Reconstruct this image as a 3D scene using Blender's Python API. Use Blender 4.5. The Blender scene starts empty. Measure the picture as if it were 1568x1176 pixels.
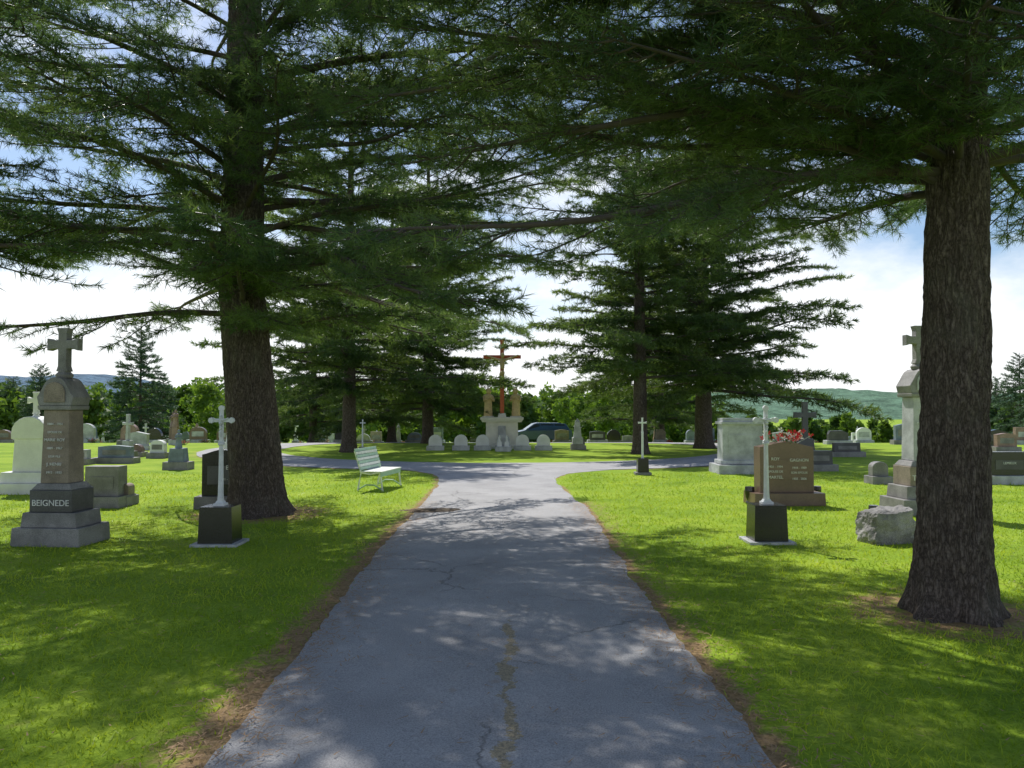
import bpy, bmesh, math, random
import numpy as np
from mathutils import Vector, Matrix, noise, Euler
random.seed(7)
S=bpy.context.scene
COL=S.collection
R=math.radians
SUN_AZ=R(-24); SUN_EL=R(52)

# ---------------------------------------------------------------- terrain
def gh(x,y):
    s=max(0.0,y-33.0)
    if s<150: h=-0.05*(math.sqrt(s*s+16)-4)
    else: h=-0.05*(math.sqrt(150*150+16)-4)-0.006*(s-150)
    return max(h,-25.0)
ED=[(-8,-1.3,1.2),(3.4,-1.36,1.19),(5.9,-1.42,1.14),(8.4,-1.50,1.14),(12.1,-1.50,1.22),(14.5,-1.50,1.05),(16.4,-1.56,.95),(17.6,-1.66,1.0),(18.8,-1.95,1.35),(19.6,-2.5,2.1),(20.3,-3.3,3.0)]
def edges(y):
    for i in range(len(ED)-1):
        a,b=ED[i],ED[i+1]
        if y<=b[0]:
            t=(y-a[0])/(b[0]-a[0]); t=max(0,t)
            w=0.05*noise.noise((0,y*1.3,3.1)); w2=0.05*noise.noise((9,y*1.3,7.1))
            f=0.04*noise.noise((0,y*9,3.1)); f2=0.04*noise.noise((3,y*9,3.1))
            return a[1]+(b[1]-a[1])*t+w+f, a[2]+(b[2]-a[2])*t+w2+f2
    return -3.3,3.0
RC=(-0.4,31.0); RI=8.6; RO=11.4
PITCH=math.atan(37/1176)
def hit(px,py):
    u=(px-784)/1176; v=(588-py)/1176
    d=Vector((u,math.cos(PITCH)-v*math.sin(PITCH),math.sin(PITCH)+v*math.cos(PITCH)))
    t=2.0
    while t<300:
        p=d*t+Vector((0,0,1.6))
        if p.z<=gh(p.x,p.y): return p.x,p.y
        t+=0.05
    return d.x*60,60
def at(px,d): return (px-784)/1176*d, d

# ---------------------------------------------------------------- material helpers
def newmat(name):
    m=bpy.data.materials.new(name); m.use_nodes=True
    nt=m.node_tree; nt.nodes.clear()
    return m,nt
def N(nt,t,**k):
    n=nt.nodes.new(t)
    for a,b in k.items(): setattr(n,a,b)
    return n
def ramp(nt,stops):
    r=nt.nodes.new('ShaderNodeValToRGB'); e=r.color_ramp.elements
    while len(e)<len(stops): e.new(0.5)
    for i,(p,c) in enumerate(stops):
        e[i].position=p; e[i].color=(c[0],c[1],c[2],1)
    return r
def pos(nt):
    return nt.nodes.new('ShaderNodeNewGeometry').outputs['Position']
def noise_n(nt,scale,detail=4,rough=.55,vec=None):
    n=nt.nodes.new('ShaderNodeTexNoise'); n.inputs['Scale'].default_value=scale
    n.inputs['Detail'].default_value=detail; n.inputs['Roughness'].default_value=rough
    if vec is not None: nt.links.new(vec,n.inputs['Vector'])
    return n
def mixc(nt,fac,a,b,mode='MIX'):
    m=nt.nodes.new('ShaderNodeMix'); m.data_type='RGBA'; m.blend_type=mode
    for s,v in ((m.inputs[0],fac),(m.inputs[6],a),(m.inputs[7],b)):
        if isinstance(v,(int,float)): s.default_value=v
        elif isinstance(v,tuple): s.default_value=(v[0],v[1],v[2],1)
        else: nt.links.new(v,s)
    return m.outputs[2]
def math_n(nt,op,a,b=0.0):
    m=nt.nodes.new('ShaderNodeMath'); m.operation=op
    for s,v in ((m.inputs[0],a),(m.inputs[1],b)):
        if isinstance(v,(int,float)): s.default_value=v
        else: nt.links.new(v,s)
    return m.outputs[0]
def out_pbr(nt,col,rough=.8,bump=None,bs=.3,bd=.01,spec=.5,metal=0):
    p=nt.nodes.new('ShaderNodeBsdfPrincipled'); o=nt.nodes.new('ShaderNodeOutputMaterial')
    if isinstance(col,tuple): p.inputs['Base Color'].default_value=(*col,1)
    else: nt.links.new(col,p.inputs['Base Color'])
    if isinstance(rough,(int,float)): p.inputs['Roughness'].default_value=rough
    else: nt.links.new(rough,p.inputs['Roughness'])
    p.inputs['Specular IOR Level'].default_value=spec; p.inputs['Metallic'].default_value=metal
    if bump is not None:
        b=nt.nodes.new('ShaderNodeBump'); b.inputs['Strength'].default_value=bs; b.inputs['Distance'].default_value=bd
        nt.links.new(bump,b.inputs['Height']); nt.links.new(b.outputs[0],p.inputs['Normal'])
    nt.links.new(p.outputs[0],o.inputs[0]); return p
def granite(name,c,rough=.75,spk=.25,spec=.4,weather=.35):
    m,nt=newmat(name); ob=nt.nodes.new('ShaderNodeTexCoord').outputs['Object']
    n1=noise_n(nt,160,2,.7,ob); n2=noise_n(nt,3.5,5,.6,ob)
    r=ramp(nt,[(.35,tuple(v*(1-spk*1.6) for v in c)),(.5,c),(.66,tuple(min(.9,v*(1+spk)) for v in c))]); nt.links.new(n1.outputs[0],r.inputs[0])
    r2=ramp(nt,[(.38,(1-weather,)*3),(.62,(1,1,1))]); nt.links.new(n2.outputs[0],r2.inputs[0])
    c2=mixc(nt,1.0,r.outputs[0],r2.outputs[0],'MULTIPLY')
    out_pbr(nt,c2,rough,n1.outputs[0],.25,.004,spec); return m
def leafmat(name,c1,c2,tr=.35,scale=1.5,rough=.5,trc=(1.6,1.5,.6)):
    m,nt=newmat(name); n=noise_n(nt,scale,3,.6,pos(nt))
    r=ramp(nt,[(.35,c1),(.65,c2)]); nt.links.new(n.outputs[0],r.inputs[0])
    p=nt.nodes.new('ShaderNodeBsdfPrincipled'); p.inputs['Roughness'].default_value=rough; p.inputs['Specular IOR Level'].default_value=.35
    nt.links.new(r.outputs[0],p.inputs['Base Color'])
    t=nt.nodes.new('ShaderNodeBsdfTranslucent'); tc=mixc(nt,1.0,r.outputs[0],trc,'MULTIPLY'); nt.links.new(tc,t.inputs[0])
    mx=nt.nodes.new('ShaderNodeMixShader'); mx.inputs[0].default_value=tr
    o=nt.nodes.new('ShaderNodeOutputMaterial')
    nt.links.new(p.outputs[0],mx.inputs[1]); nt.links.new(t.outputs[0],mx.inputs[2]); nt.links.new(mx.outputs[0],o.inputs[0]); return m

def flat(name,c,rough=.6,metal=0,spec=.5,var=.15):
    m,nt=newmat(name); n=noise_n(nt,12,4,.6,nt.nodes.new('ShaderNodeTexCoord').outputs['Object'])
    r=ramp(nt,[(.3,tuple(v*(1-var) for v in c)),(.7,tuple(min(1,v*(1+var)) for v in c))]); nt.links.new(n.outputs[0],r.inputs[0])
    out_pbr(nt,r.outputs[0],rough,n.outputs[0],.1,.003,spec,metal); return m

M_needle=leafmat('pine_needles',(.045,.092,.050),(.125,.19,.075),.54,1.1,.34,(1.7,1.6,.7))
M_needle_far=leafmat('pine_needles_distant',(.052,.098,.045),(.12,.18,.066),.5,.5,.42)
M_spruce=leafmat('spruce_needles',(.055,.10,.06),(.09,.15,.09),.3,.5,.5,(1.3,1.4,.8))
M_leaf=leafmat('distant_foliage',(.060,.12,.022),(.14,.23,.045),.4,.10,.6)
M_leaf2=leafmat('distant_foliage_dark',(.045,.095,.025),(.09,.16,.04),.35,.12,.6)
M_blade=leafmat('grass_blades',(.22,.35,.025),(.40,.51,.05),.5,.9,.5,(1.25,1.15,.6))

def bark():
    m,nt=newmat('pine_bark'); co=nt.nodes.new('ShaderNodeTexCoord').outputs['Object']
    mp=N(nt,'ShaderNodeMapping'); mp.inputs['Scale'].default_value=(1,1,.25); nt.links.new(co,mp.inputs[0])
    nz=noise_n(nt,9,4,.65,mp.outputs[0]); mv=mixc(nt,.16,mp.outputs[0],nz.outputs['Color'])
    v=nt.nodes.new('ShaderNodeTexVoronoi'); v.feature='DISTANCE_TO_EDGE'; v.inputs['Scale'].default_value=32; nt.links.new(mv,v.inputs['Vector'])
    n2=noise_n(nt,55,5,.7,co); n3=noise_n(nt,2.2,3,.5,co)
    r=ramp(nt,[(0,(.055,.044,.038)),(.12,(.11,.09,.08)),(.4,(.18,.152,.137))]); nt.links.new(v.outputs['Distance'],r.inputs[0])
    r2=ramp(nt,[(.3,(.55,.55,.55)),(.7,(1.3,1.25,1.2))]); nt.links.new(n2.outputs[0],r2.inputs[0])
    c=mixc(nt,1.0,r.outputs[0],r2.outputs[0],'MULTIPLY')
    r3=ramp(nt,[(.55,(0,0,0)),(.75,(.35,.35,.35))]); nt.links.new(n3.outputs[0],r3.inputs[0])
    c=mixc(nt,r3.outputs[0],c,(.17,.18,.14))
    vs=math_n(nt,'MINIMUM',v.outputs['Distance'],.3)
    h=math_n(nt,'ADD',vs,math_n(nt,'MULTIPLY',n2.outputs[0],.35))
    out_pbr(nt,c,.92,h,.8,.03,.2); return m
M_bark=bark()
M_twig=flat('pine_twig',(.075,.06,.05),.9)

# ---------------------------------------------------------------- mesh helpers
def mesh_obj(name,V,F,mats,mi=None,smooth=False,parent=None,link=True):
    me=bpy.data.meshes.new(name); me.from_pydata([tuple(v) for v in V],[],F)
    for m in mats: me.materials.append(m)
    if mi is not None: me.polygons.foreach_set('material_index',mi)
    if smooth: me.polygons.foreach_set('use_smooth',[True]*len(me.polygons))
    me.update()
    o=bpy.data.objects.new(name,me)
    if link: COL.objects.link(o)
    if parent: o.parent=parent
    return o
def fast_mesh(name,QV,QF,TV,mats):
    QV=np.asarray(QV,dtype=np.float32).reshape(-1,3); QF=np.asarray(QF,dtype=np.int32).reshape(-1,4); TV=np.asarray(TV,dtype=np.float32).reshape(-1,3)
    V=np.concatenate([QV,TV]); nt_=len(TV)//3; q=len(QF); b=len(QV)
    me=bpy.data.meshes.new(name)
    me.vertices.add(len(V)); me.vertices.foreach_set('co',V.ravel())
    loops=np.concatenate([QF.ravel(),np.arange(b,b+nt_*3,dtype=np.int32)]).astype(np.int32)
    tot=np.concatenate([np.full(q,4),np.full(nt_,3)]).astype(np.int32)
    start=np.concatenate([[0],np.cumsum(tot)[:-1]]).astype(np.int32)
    me.loops.add(len(loops)); me.loops.foreach_set('vertex_index',loops)
    me.polygons.add(len(tot)); me.polygons.foreach_set('loop_start',start); me.polygons.foreach_set('loop_total',tot)
    for m in mats: me.materials.append(m)
    me.polygons.foreach_set('material_index',np.concatenate([np.full(q,0),np.full(nt_,len(mats)-1)]).astype(np.int32))
    me.update(calc_edges=True)
    return me
def tube(V,F,pts,rad,ns):
    base=len(V); n=len(pts)
    for i,p in enumerate(pts):
        d=(pts[min(i+1,n-1)]-pts[max(i-1,0)]); d=d.normalized() if d.length>1e-6 else Vector((1,0,0))
        a=d.cross(Vector((0,0,1)));
        if a.length<1e-3: a=Vector((1,0,0))
        a.normalize(); b=a.cross(d)
        for k in range(ns):
            t=2*math.pi*k/ns; V.append(p+(a*math.cos(t)+b*math.sin(t))*rad[i])
    for i in range(n-1):
        for k in range(ns):
            k2=(k+1)%ns; F.append((base+i*ns+k,base+i*ns+k2,base+(i+1)*ns+k2,base+(i+1)*ns+k))

def needles(tp,td,nn,ln,w,rng,spread=.8):
    T=len(tp); P=np.repeat(np.array(tp),nn,0); D=np.repeat(np.array(td),nn,0)
    P=P-D*rng.random((T*nn,1))*ln*1.0
    r=rng.normal(size=(T*nn,3)); r/=np.linalg.norm(r,axis=1)[:,None]
    d=D*0.75+r*spread; d[:,2]-=.08; d/=np.linalg.norm(d,axis=1)[:,None]
    l=ln*(.7+.5*rng.random((T*nn,1)))
    s=np.cross(d,rng.normal(size=(T*nn,3))); s/=np.linalg.norm(s,axis=1)[:,None]
    a=P-s*w/2; b=P+s*w/2; c=P+d*l
    return np.stack([a,b,c],1).reshape(-1,3)

def make_branch(L,seed,nn,w,ln,droop=.16,gap=.12,sp=.17,twsp=.15,twr=3,clump=-.22):
    rnd=random.Random(seed); rng=np.random.default_rng(seed)
    V=[];F=[];tp=[];td=[]
    n=14; limb=[]
    ph=rnd.uniform(0,6)
    for i in range(n+1):
        t=i/n; limb.append(Vector((L*t, .07*L*math.sin(3.2*t+ph)*t+.015*L*math.sin(11*t+ph)*t, L*(.10*t-droop*t*t+.05*t**4)+.03*L*math.sin(7*t+ph)*t)))
    r0=.0085*L+.007
    tube(V,F,limb,[r0*(1-i/n)**.8+.004 for i in range(n+1)],6)
    def samp(pl,t):
        k=t*(len(pl)-1); i=min(int(k),len(pl)-2); return pl[i].lerp(pl[i+1],k-i),(pl[i+1]-pl[i]).normalized()
    x=.12*L; side=1
    while x<L:
        t=x/L; side=-side; x+=sp*rnd.uniform(.6,1.4)*.5
        if noise.noise((x*1.1,side*3.3,seed*1.7))<clump and t<.85: continue
        if rnd.random()<gap: continue
        p,d=samp(limb,t)
        ls=min(.42*L*(1.12-t),.40*L*(t+.15)+.2)*rnd.uniform(.35,1.1)
        ls=max(ls,.28)
        an=math.atan2(d.y,d.x)+side*R(rnd.uniform(30,75))
        dz=rnd.uniform(-.45,.28)
        pl=[p.copy()]; q=p.copy(); m=6
        for k in range(m):
            an2=an-side*R(5)*k
            q=q+Vector((math.cos(an2),math.sin(an2),dz-.07*k*(1 if dz>0 else -.6)-.03))*(ls/m); q=q+Vector((0,0,rnd.uniform(-.015,.015)))
            pl.append(q.copy())
        tube(V,F,pl,[.008*(1-k/m)+.003 for k in range(m+1)],4 if twr==3 else 3)
        y=.18*ls; s2=1
        while y<ls:
            u=y/ls; y+=twsp*rnd.uniform(.5,1.4)*.5; s2=-s2
            pp,dd=samp(pl,u)
            lt=rnd.uniform(.10,.32)*(1.15-u*.5)
            a3=math.atan2(dd.y,dd.x)+s2*R(rnd.uniform(20,70))
            e=Vector((math.cos(a3),math.sin(a3),rnd.uniform(-.5,.5))).normalized()
            end=pp+e*lt
            if twr: tube(V,F,[pp,end],[.0035,.002],3)
            tp.append(tuple(end)); td.append(tuple(e))
            if lt>.2:
                tp.append(tuple(pp+e*lt*.5)); td.append(tuple(e))
        dd=(pl[-1]-pl[-2]).normalized(); tp.append(tuple(pl[-1])); td.append(tuple(dd))
    T=needles(tp,td,nn,ln,w,rng)
    return L,np.array([tuple(v) for v in V]),np.array(F),T

near=[make_branch(L,s,22,.0060,.108,droop=dr,sp=.155,twsp=.12) for L,s,dr in ((5.5,1,.16),(5.5,2,.24),(4.2,3,.14),(4.2,4,.22),(2.8,5,.14),(2.8,7,.22),(1.5,6,.2))]
nearL=[make_branch(L,s,14,.0102,.122,droop=dr,sp=.16,twsp=.13) for L,s,dr in ((5.5,1,.14),(5.5,2,.22),(5.5,8,.18),(4.2,3,.14),(4.2,4,.22),(2.8,5,.14),(2.8,7,.22),(1.5,6,.2))]
mid=[make_branch(L,s,9,.028,.18,droop=dr,sp=.22,twsp=.22,twr=0,gap=.1,clump=-.4) for L,s,dr in ((5,11,.10),(5,12,.18),(3.5,13,.10),(3.5,14,.18),(2.2,15,.1),(1.3,16,.15))]
far=[make_branch(L,s,7,.05,.24,droop=dr,gap=.1,sp=.3,twsp=.25,twr=0) for L,s,dr in ((3,21,.28),(2,22,.25),(1.2,23,.15))]

def make_trunk(name,parent,H,r,cx,cy,flare,ns,nz,amp,seed):
    V=[];F=[]
    for j in range(nz+1):
        t=(j/nz)**1.6; z=t*H-.05
        rr=r*(1-.88*max(0,z)/H)
        for k in range(ns):
            a=2*math.pi*k/ns
            fl=flare*math.exp(-max(0,z)/.22)*(1+.55*math.sin(5*a+seed)+.3*math.sin(3*a+seed*2))
            R0=rr*(1+fl)
            q=(math.cos(a)*r*20+seed,math.sin(a)*r*20,z*3)
            nb=1-abs(noise.noise(q))*2.2
            nb+=.5*noise.noise((math.cos(a)*r*45,math.sin(a)*r*45,z*12))
            lump=.06*noise.noise((math.cos(a)*1.5+seed,math.sin(a)*1.5,z*1.1))
            R1=R0*(1+lump)+amp*(nb-.5)
            V.append((cx(z)+R1*math.cos(a),cy(z)+R1*math.sin(a),z))
    for j in range(nz):
        for k in range(ns):
            k2=(k+1)%ns; F.append((j*ns+k,j*ns+k2,(j+1)*ns+k2,(j+1)*ns+k))
    return mesh_obj(name,V,F,[M_bark],smooth=True,parent=parent)

class Crown:
    def __init__(s): s.QV=[];s.QF=[];s.TV=[];s.n=0
    def add(s,lib,base,az,pitch,length,rnd):
        dmin=min(abs(x[0]-length) for x in lib)
        L,WV,WF,T=rnd.choice([b for b in lib if abs(b[0]-length)<=dmin+1e-6])
        k=length/L; fy=rnd.choice((-1,1))*rnd.uniform(.85,1.15)
        M=np.array(Matrix.Translation(base)@Matrix.Rotation(az,4,'Z')@Matrix.Rotation(-pitch,4,'Y')@Matrix.Rotation(rnd.uniform(-.35,.35),4,'X')@Matrix.Diagonal((k,k*fy,k,1)))
        s.QV.append(WV@M[:3,:3].T+M[:3,3]); s.QF.append(WF+s.n); s.n+=len(WV); s.TV.append(T@M[:3,:3].T+M[:3,3])
    def done(s,parent,mat):
        me=fast_mesh('crown',np.concatenate(s.QV),np.concatenate(s.QF),np.concatenate(s.TV),[M_twig,mat])
        o=bpy.data.objects.new('crown',me); COL.objects.link(o); o.parent=parent
def pine(name,x,y,H,r,h0,Lmax,nb,seed,lib,mat,hi=False,leanx=lambda z:0,cone=.9,skip=None,extra=(),pitch0=-4,pitch1=30,inner=0,zp=1.0):
    e=bpy.data.objects.new(name,None); COL.objects.link(e); e.location=(x,y,gh(x,y))
    rnd=random.Random(seed)
    make_trunk('trunk',e,H,r,leanx,lambda z:0,.36 if hi else .3,140 if hi else 20,300 if hi else 30,.024 if hi else .012,seed)
    ga=rnd.uniform(0,6); C=Crown()
    for i in range(nb):
        t=((i+rnd.random()*.8)/nb)**zp
        z=h0+(H-h0-.3)*t
        ga+=R(137.5)+rnd.uniform(-.4,.4)
        L=Lmax*((1-t)**cone)*rnd.uniform(.65,1.08)+.5
        if skip and skip(z,ga%(2*math.pi),rnd): continue
        C.add(lib,Vector((leanx(z),0,z)),ga,R(pitch0+(pitch1-pitch0)*t+rnd.uniform(-8,8)),L,rnd)
    for i in range(inner):
        z=h0+rnd.random()*(H-h0)*.6
        C.add(lib,Vector((leanx(z),0,z)),rnd.uniform(0,6.28),R(rnd.uniform(-20,40)),rnd.uniform(1.0,2.0),rnd)
    for (z,az,pi_,L) in extra:
        C.add(lib,Vector((leanx(z),0,z)),R(az),R(pi_),L,rnd)
    C.done(e,mat)
    return e

# big pines close by (azimuth 0=+X, 90=+Y away from camera)
x1,y1=hit(397,787)
lean=lambda z: -.30*min(1,max(0,z)/3.4)
def skipL(z,a,rnd):
    a=math.degrees(a)
    if z<3.9 and (140<a<270 or a<40 or a>310): return True
    if z<8 and 150<a<215: return rnd.random()<.35
    if z>9 and rnd.random()<.35: return True
    return False
def skipR(z,a,rnd): return z>7.5 and rnd.random()<.4
pine('pine_tree',x1,y1,16.5,.40,2.9,5.4,86,3,nearL,M_needle,True,lean,.72,skipL,inner=32,zp=1.15,
     extra=[(3.3,178,20,5.0),(3.9,200,8,5.5),(3.0,195,-2,4.6),(5.0,165,15,5),(4.4,185,6,5.4),(5.8,190,10,5),(6.6,175,8,5),
     (2.9,-60,-2,2.8),(2.8,-20,2,3.0),(2.8,20,2,3.0),(3.2,-75,2,3.4),(3.3,0,6,3.8),(3.5,-35,6,3.6),(3.7,25,8,4.4),
     (4.2,-12,8,5.2),(4.6,12,8,5.4),(5.0,-4,8,5.8),(5.6,-25,8,6.2),(5.8,15,6,6.2),(6.3,0,5,6.3),(6.9,-45,2,6),(4.6,-62,6,4.4),(5.2,-90,5,3.6),(6.6,-15,3,6.6)])
x2,y2=hit(1458,940)
pine('pine_tree',x2,y2,16,.262,3.4,4.6,60,8,near,M_needle,True,lambda z:.03*z,.7,skipR,inner=20,zp=1.2,
     extra=[(3.6,150,14,4.4),(3.9,172,14,5.4),(4.6,185,8,5.6),(4.4,160,10,5.8),(3.5,205,12,3.2),(3.7,225,8,3.0),(3.8,120,8,4.6),(3.3,95,8,3.6),(3.5,20,8,4),(5.0,168,6,6.0),
     (3.3,190,18,2.8),(3.4,135,10,3.4),(4.1,140,10,5.0),(3.9,215,8,3.4),(3.5,245,8,2.8),(3.8,60,6,4.4),(3.7,-10,10,4),(4.4,110,8,5),
     (4.9,178,6,6.0),(5.2,195,3,5.4),(4.3,195,8,4.6),(3.6,165,14,3.6),(4.8,130,6,5.6),(3.5,180,16,3.2),
     (4.2,255,8,2.6),(4.6,275,4,2.8),(4.4,235,6,3.0),(4.1,290,8,2.4),(4.7,215,2,3.0),(4.2,330,8,3.2)])
pine('pine_tree',-10.2,8.6,15,.36,3.4,5.4,48,5,nearL,M_needle,False,lambda z:0,.65)
def lim(lo,hi,keep=0):
    def f(z,a,rnd):
        a=math.degrees(a); a=a-360 if a>180 else a
        return lo<a<hi and z<9 and rnd.random()>keep
    return f
# pines further along the drive
for i,(px,d,H,r,h0,Lm,nb,sd,inn,sk_) in enumerate([(535,28,15,.26,2.2,5.2,100,31,50,lim(-35,35,.3)),(655,36,15,.28,1.6,5.0,110,32,60,None),(600,44,15,.25,1.2,5.6,90,40,50,None),(480,46,14,.25,1.2,5.2,80,37,40,None),
        (980,27,14,.27,2.6,4.4,96,34,50,lim(160,181,.2)),(1077,31,14.5,.36,2.3,5.9,120,35,60,None),(1010,46,12.5,.3,1.3,5.2,80,36,40,None)]):
    x,y=at(px,d); pine('pine_tree',x,y,H,r,h0,Lm,nb,sd,mid,M_needle_far,False,lambda z:0,.6,sk_,inner=inn,pitch0=-4,pitch1=24,zp=1.1)
for px,d,H,sd in [(215,62,9.6,41),(62,85,9,42),(20,95,8.5,43),(150,100,7,44),(1562,75,9,45),(1525,95,8.5,46),(1600,70,9.5,47),(250,90,8,48)]:
    x,y=at(px,d); pine('spruce_tree',x,y,H,.16,.5,3.0,120,sd,far,M_spruce,False,lambda z:0,.9,pitch0=-8,pitch1=25)

# ---------------------------------------------------------------- ground
def axis(lo,hi,f0,f1,st):
    a=list(np.arange(f0,f1+1e-6,st)); s=st; v=f1
    while v<hi: s*=1.22; v+=s; a.append(min(v,hi))
    s=st; v=f0; b=[]
    while v>lo: s*=1.22; v-=s; b.append(max(v,lo))
    return b[::-1]+a
xs=axis(-5000,5000,-10,10,.16); ys=axis(-120,7000,0,26,.16)
nx,ny=len(xs),len(ys)
V=[];lit=[]
trees=[(x1,y1,.75),(x2,y2,.5)]
for y in ys:
    eL,eR=edges(y)
    for x in xs:
        z=gh(x,y)
        V.append((x,y,z))
        l=0
        if 0<=y<20 and -10<x<10:
            dl=min(abs(x-eL),abs(x-eR)); wd=.07+.15*max(0,1-(y/12))
            if x<eL+.1: wd*=1.9
            l=math.exp(-(dl/wd)**2)*.78
            for tx,ty,tr in trees:
                d=math.hypot(x-tx,y-ty); l=max(l,math.exp(-(max(0,d-tr)/.45)**2)*.6)
        else: 
            dd=abs(math.hypot(x-RC[0],y-RC[1])-RO); l=.5*math.exp(-(dd/.3)**2)
        lit.append(l)
F=[(j*nx+i,j*nx+i+1,(j+1)*nx+i+1,(j+1)*nx+i) for j in range(ny-1) for i in range(nx-1)]
m,nt=newmat('lawn'); p=pos(nt)
n1=noise_n(nt,.8,4,.6,p); n2=noise_n(nt,28,4,.7,p); n3=noise_n(nt,5,4,.65,p)
r=ramp(nt,[(.3,(.17,.28,.02)),(.5,(.26,.385,.03)),(.72,(.36,.46,.05))]); nt.links.new(n1.outputs[0],r.inputs[0])
r2=ramp(nt,[(.3,(.65,.7,.6)),(.7,(1.2,1.15,1.1))]); nt.links.new(n2.outputs[0],r2.inputs[0])
c=mixc(nt,1.0,r.outputs[0],r2.outputs[0],'MULTIPLY')
r3=ramp(nt,[(.60,(0,0,0)),(.74,(.45,.45,.45))]); nt.links.new(n3.outputs[0],r3.inputs[0])
c=mixc(nt,r3.outputs[0],c,(.32,.28,.09))
at_=N(nt,'ShaderNodeAttribute',attribute_name='litter')
k=math_n(nt,'ADD',at_.outputs['Fac'],math_n(nt,'MULTIPLY',math_n(nt,'SUBTRACT',n3.outputs[0],.5),1.3))
r4=ramp(nt,[(.32,(0,0,0)),(.62,(.9,.9,.9))]); nt.links.new(k,r4.inputs[0])
rl=ramp(nt,[(.3,(.18,.10,.055)),(.7,(.46,.29,.17))]); nt.links.new(n2.outputs[0],rl.inputs[0])
c=mixc(nt,r4.outputs[0],c,rl.outputs[0])
out_pbr(nt,c,.95,n2.outputs[0],.6,.03,.15)
g=mesh_obj('ground',V,F,[m],smooth=True)
a=g.data.attributes.new('litter','FLOAT','POINT'); a.data.foreach_set('value',lit)

# ---------------------------------------------------------------- drive
m,nt=newmat('asphalt'); p=pos(nt)
n1=noise_n(nt,1.1,5,.6,p); n2=noise_n(nt,120,3,.7,p); n3=noise_n(nt,7,4,.6,p)
r=ramp(nt,[(.3,(.31,.302,.302)),(.7,(.43,.42,.42))]); nt.links.new(n1.outputs[0],r.inputs[0])
r2=ramp(nt,[(.3,(.6,.6,.6)),(.5,(1,1,1)),(.72,(1.4,1.38,1.36))]); nt.links.new(n2.outputs[0],r2.inputs[0])
c=mixc(nt,1.0,r.outputs[0],r2.outputs[0],'MULTIPLY')
nv=noise_n(nt,3.5,5,.7,p); pv=mixc(nt,.2,p,nv.outputs['Color'])
v=nt.nodes.new('ShaderNodeTexVoronoi'); v.feature='DISTANCE_TO_EDGE'; v.inputs['Scale'].default_value=.75; nt.links.new(pv,v.inputs['Vector'])
rc=ramp(nt,[(0,(1,1,1)),(.008,(0,0,0))]); nt.links.new(v.outputs['Distance'],rc.inputs[0])
msk=ramp(nt,[(.48,(0,0,0)),(.56,(1,1,1))]); nt.links.new(noise_n(nt,.5,2,.5,p).outputs[0],msk.inputs[0])
ck=math_n(nt,'MULTIPLY',rc.outputs[0],msk.outputs[0])
c=mixc(nt,math_n(nt,'MULTIPLY',ck,.55),c,(.08,.075,.065))
sx=nt.nodes.new('ShaderNodeSeparateXYZ'); nt.links.new(p,sx.inputs[0])
cen=math_n(nt,'ADD',sx.outputs[0],math_n(nt,'MULTIPLY',math_n(nt,'SUBTRACT',noise_n(nt,2.2,6,.7,p).outputs[0],.5),.34))
cen=math_n(nt,'ABSOLUTE',math_n(nt,'ADD',cen,.02))
wv=math_n(nt,'MULTIPLY',noise_n(nt,3.4,6,.85,p).outputs[0],.34); cw=math_n(nt,'SUBTRACT',wv,.138)
rr_=math_n(nt,'LESS_THAN',cen,cw)
gate=math_n(nt,'LESS_THAN',sx.outputs[1],5.8)
rl=ramp(nt,[(.35,(.17,.14,.08)),(.6,(.42,.33,.18))]); nt.links.new(noise_n(nt,60,3,.7,p).outputs[0],rl.inputs[0])
c=mixc(nt,math_n(nt,'MULTIPLY',math_n(nt,'MULTIPLY',rr_,gate),.8),c,rl.outputs[0])
rs=ramp(nt,[(.62,(0,0,0)),(.75,(.5,.5,.5))]); nt.links.new(n3.outputs[0],rs.inputs[0])
c=mixc(nt,rs.outputs[0],c,(.32,.26,.20))
h=math_n(nt,'SUBTRACT',n2.outputs[0],math_n(nt,'MULTIPLY',ck,2.0))
out_pbr(nt,c,.88,h,.5,.008,.3)
M_as=m
V=[];F=[];yy=list(np.arange(-8,20.31,.06)); nxr=14
for y in yy:
    a,b=edges(y)
    for i in range(nxr+1):
        t=i/nxr; zz=.004+.018*math.sin(math.pi*t)
        V.append((a+(b-a)*t,y,gh(0,y)+zz))
for j in range(len(yy)-1):
    for i in range(nxr):
        q=j*(nxr+1)+i; F.append((q,q+1,q+nxr+2,q+nxr+1))
b0=len(V); ns=180
for k in range(ns):
    a=2*math.pi*k/ns
    for rr in (RI,(RI*2+RO)/3,(RI+2*RO)/3,RO):
        w=.05*noise.noise((k*.7,rr,2)); x=RC[0]+(rr+w)*math.cos(a); y=RC[1]+(rr+w)*math.sin(a); V.append((x,y,gh(x,y)+.03 if rr not in(RI,RO) else gh(x,y)+.012))
for k in range(ns):
    for j in range(3):
        k2=(k+1)%ns; F.append((b0+k*4+j,b0+k*4+j+1,b0+k2*4+j+1,b0+k2*4+j))
mesh_obj('asphalt_drive',V,F,[M_as],smooth=True)
# dirt patch on left edge of drive
px_,py_=hit(668,783)
V=[(px_,py_,.035)];F=[]
for j in range(1,5):
    for k in range(28):
        a=2*math.pi*k/28; q=j/4; rr=q*(1+.5*noise.noise((math.cos(a)*2,math.sin(a)*2,1)))
        V.append((px_+.5*rr*math.cos(a),py_+.26*rr*math.sin(a),.03*(1-q)+.03*noise.noise((a*3,q*4,0))*(1-q)+.012*(q<1)))
for k in range(28): F.append((0,1+k,1+(k+1)%28))
for j in range(3):
    for k in range(28):
        k2=(k+1)%28; F.append((1+j*28+k,1+(j+1)*28+k,1+(j+1)*28+k2,1+j*28+k2))
mesh_obj('dirt_patch',V,F,[granite('dirt',(.13,.105,.08),.95,.5,.1)],smooth=True)

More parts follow.
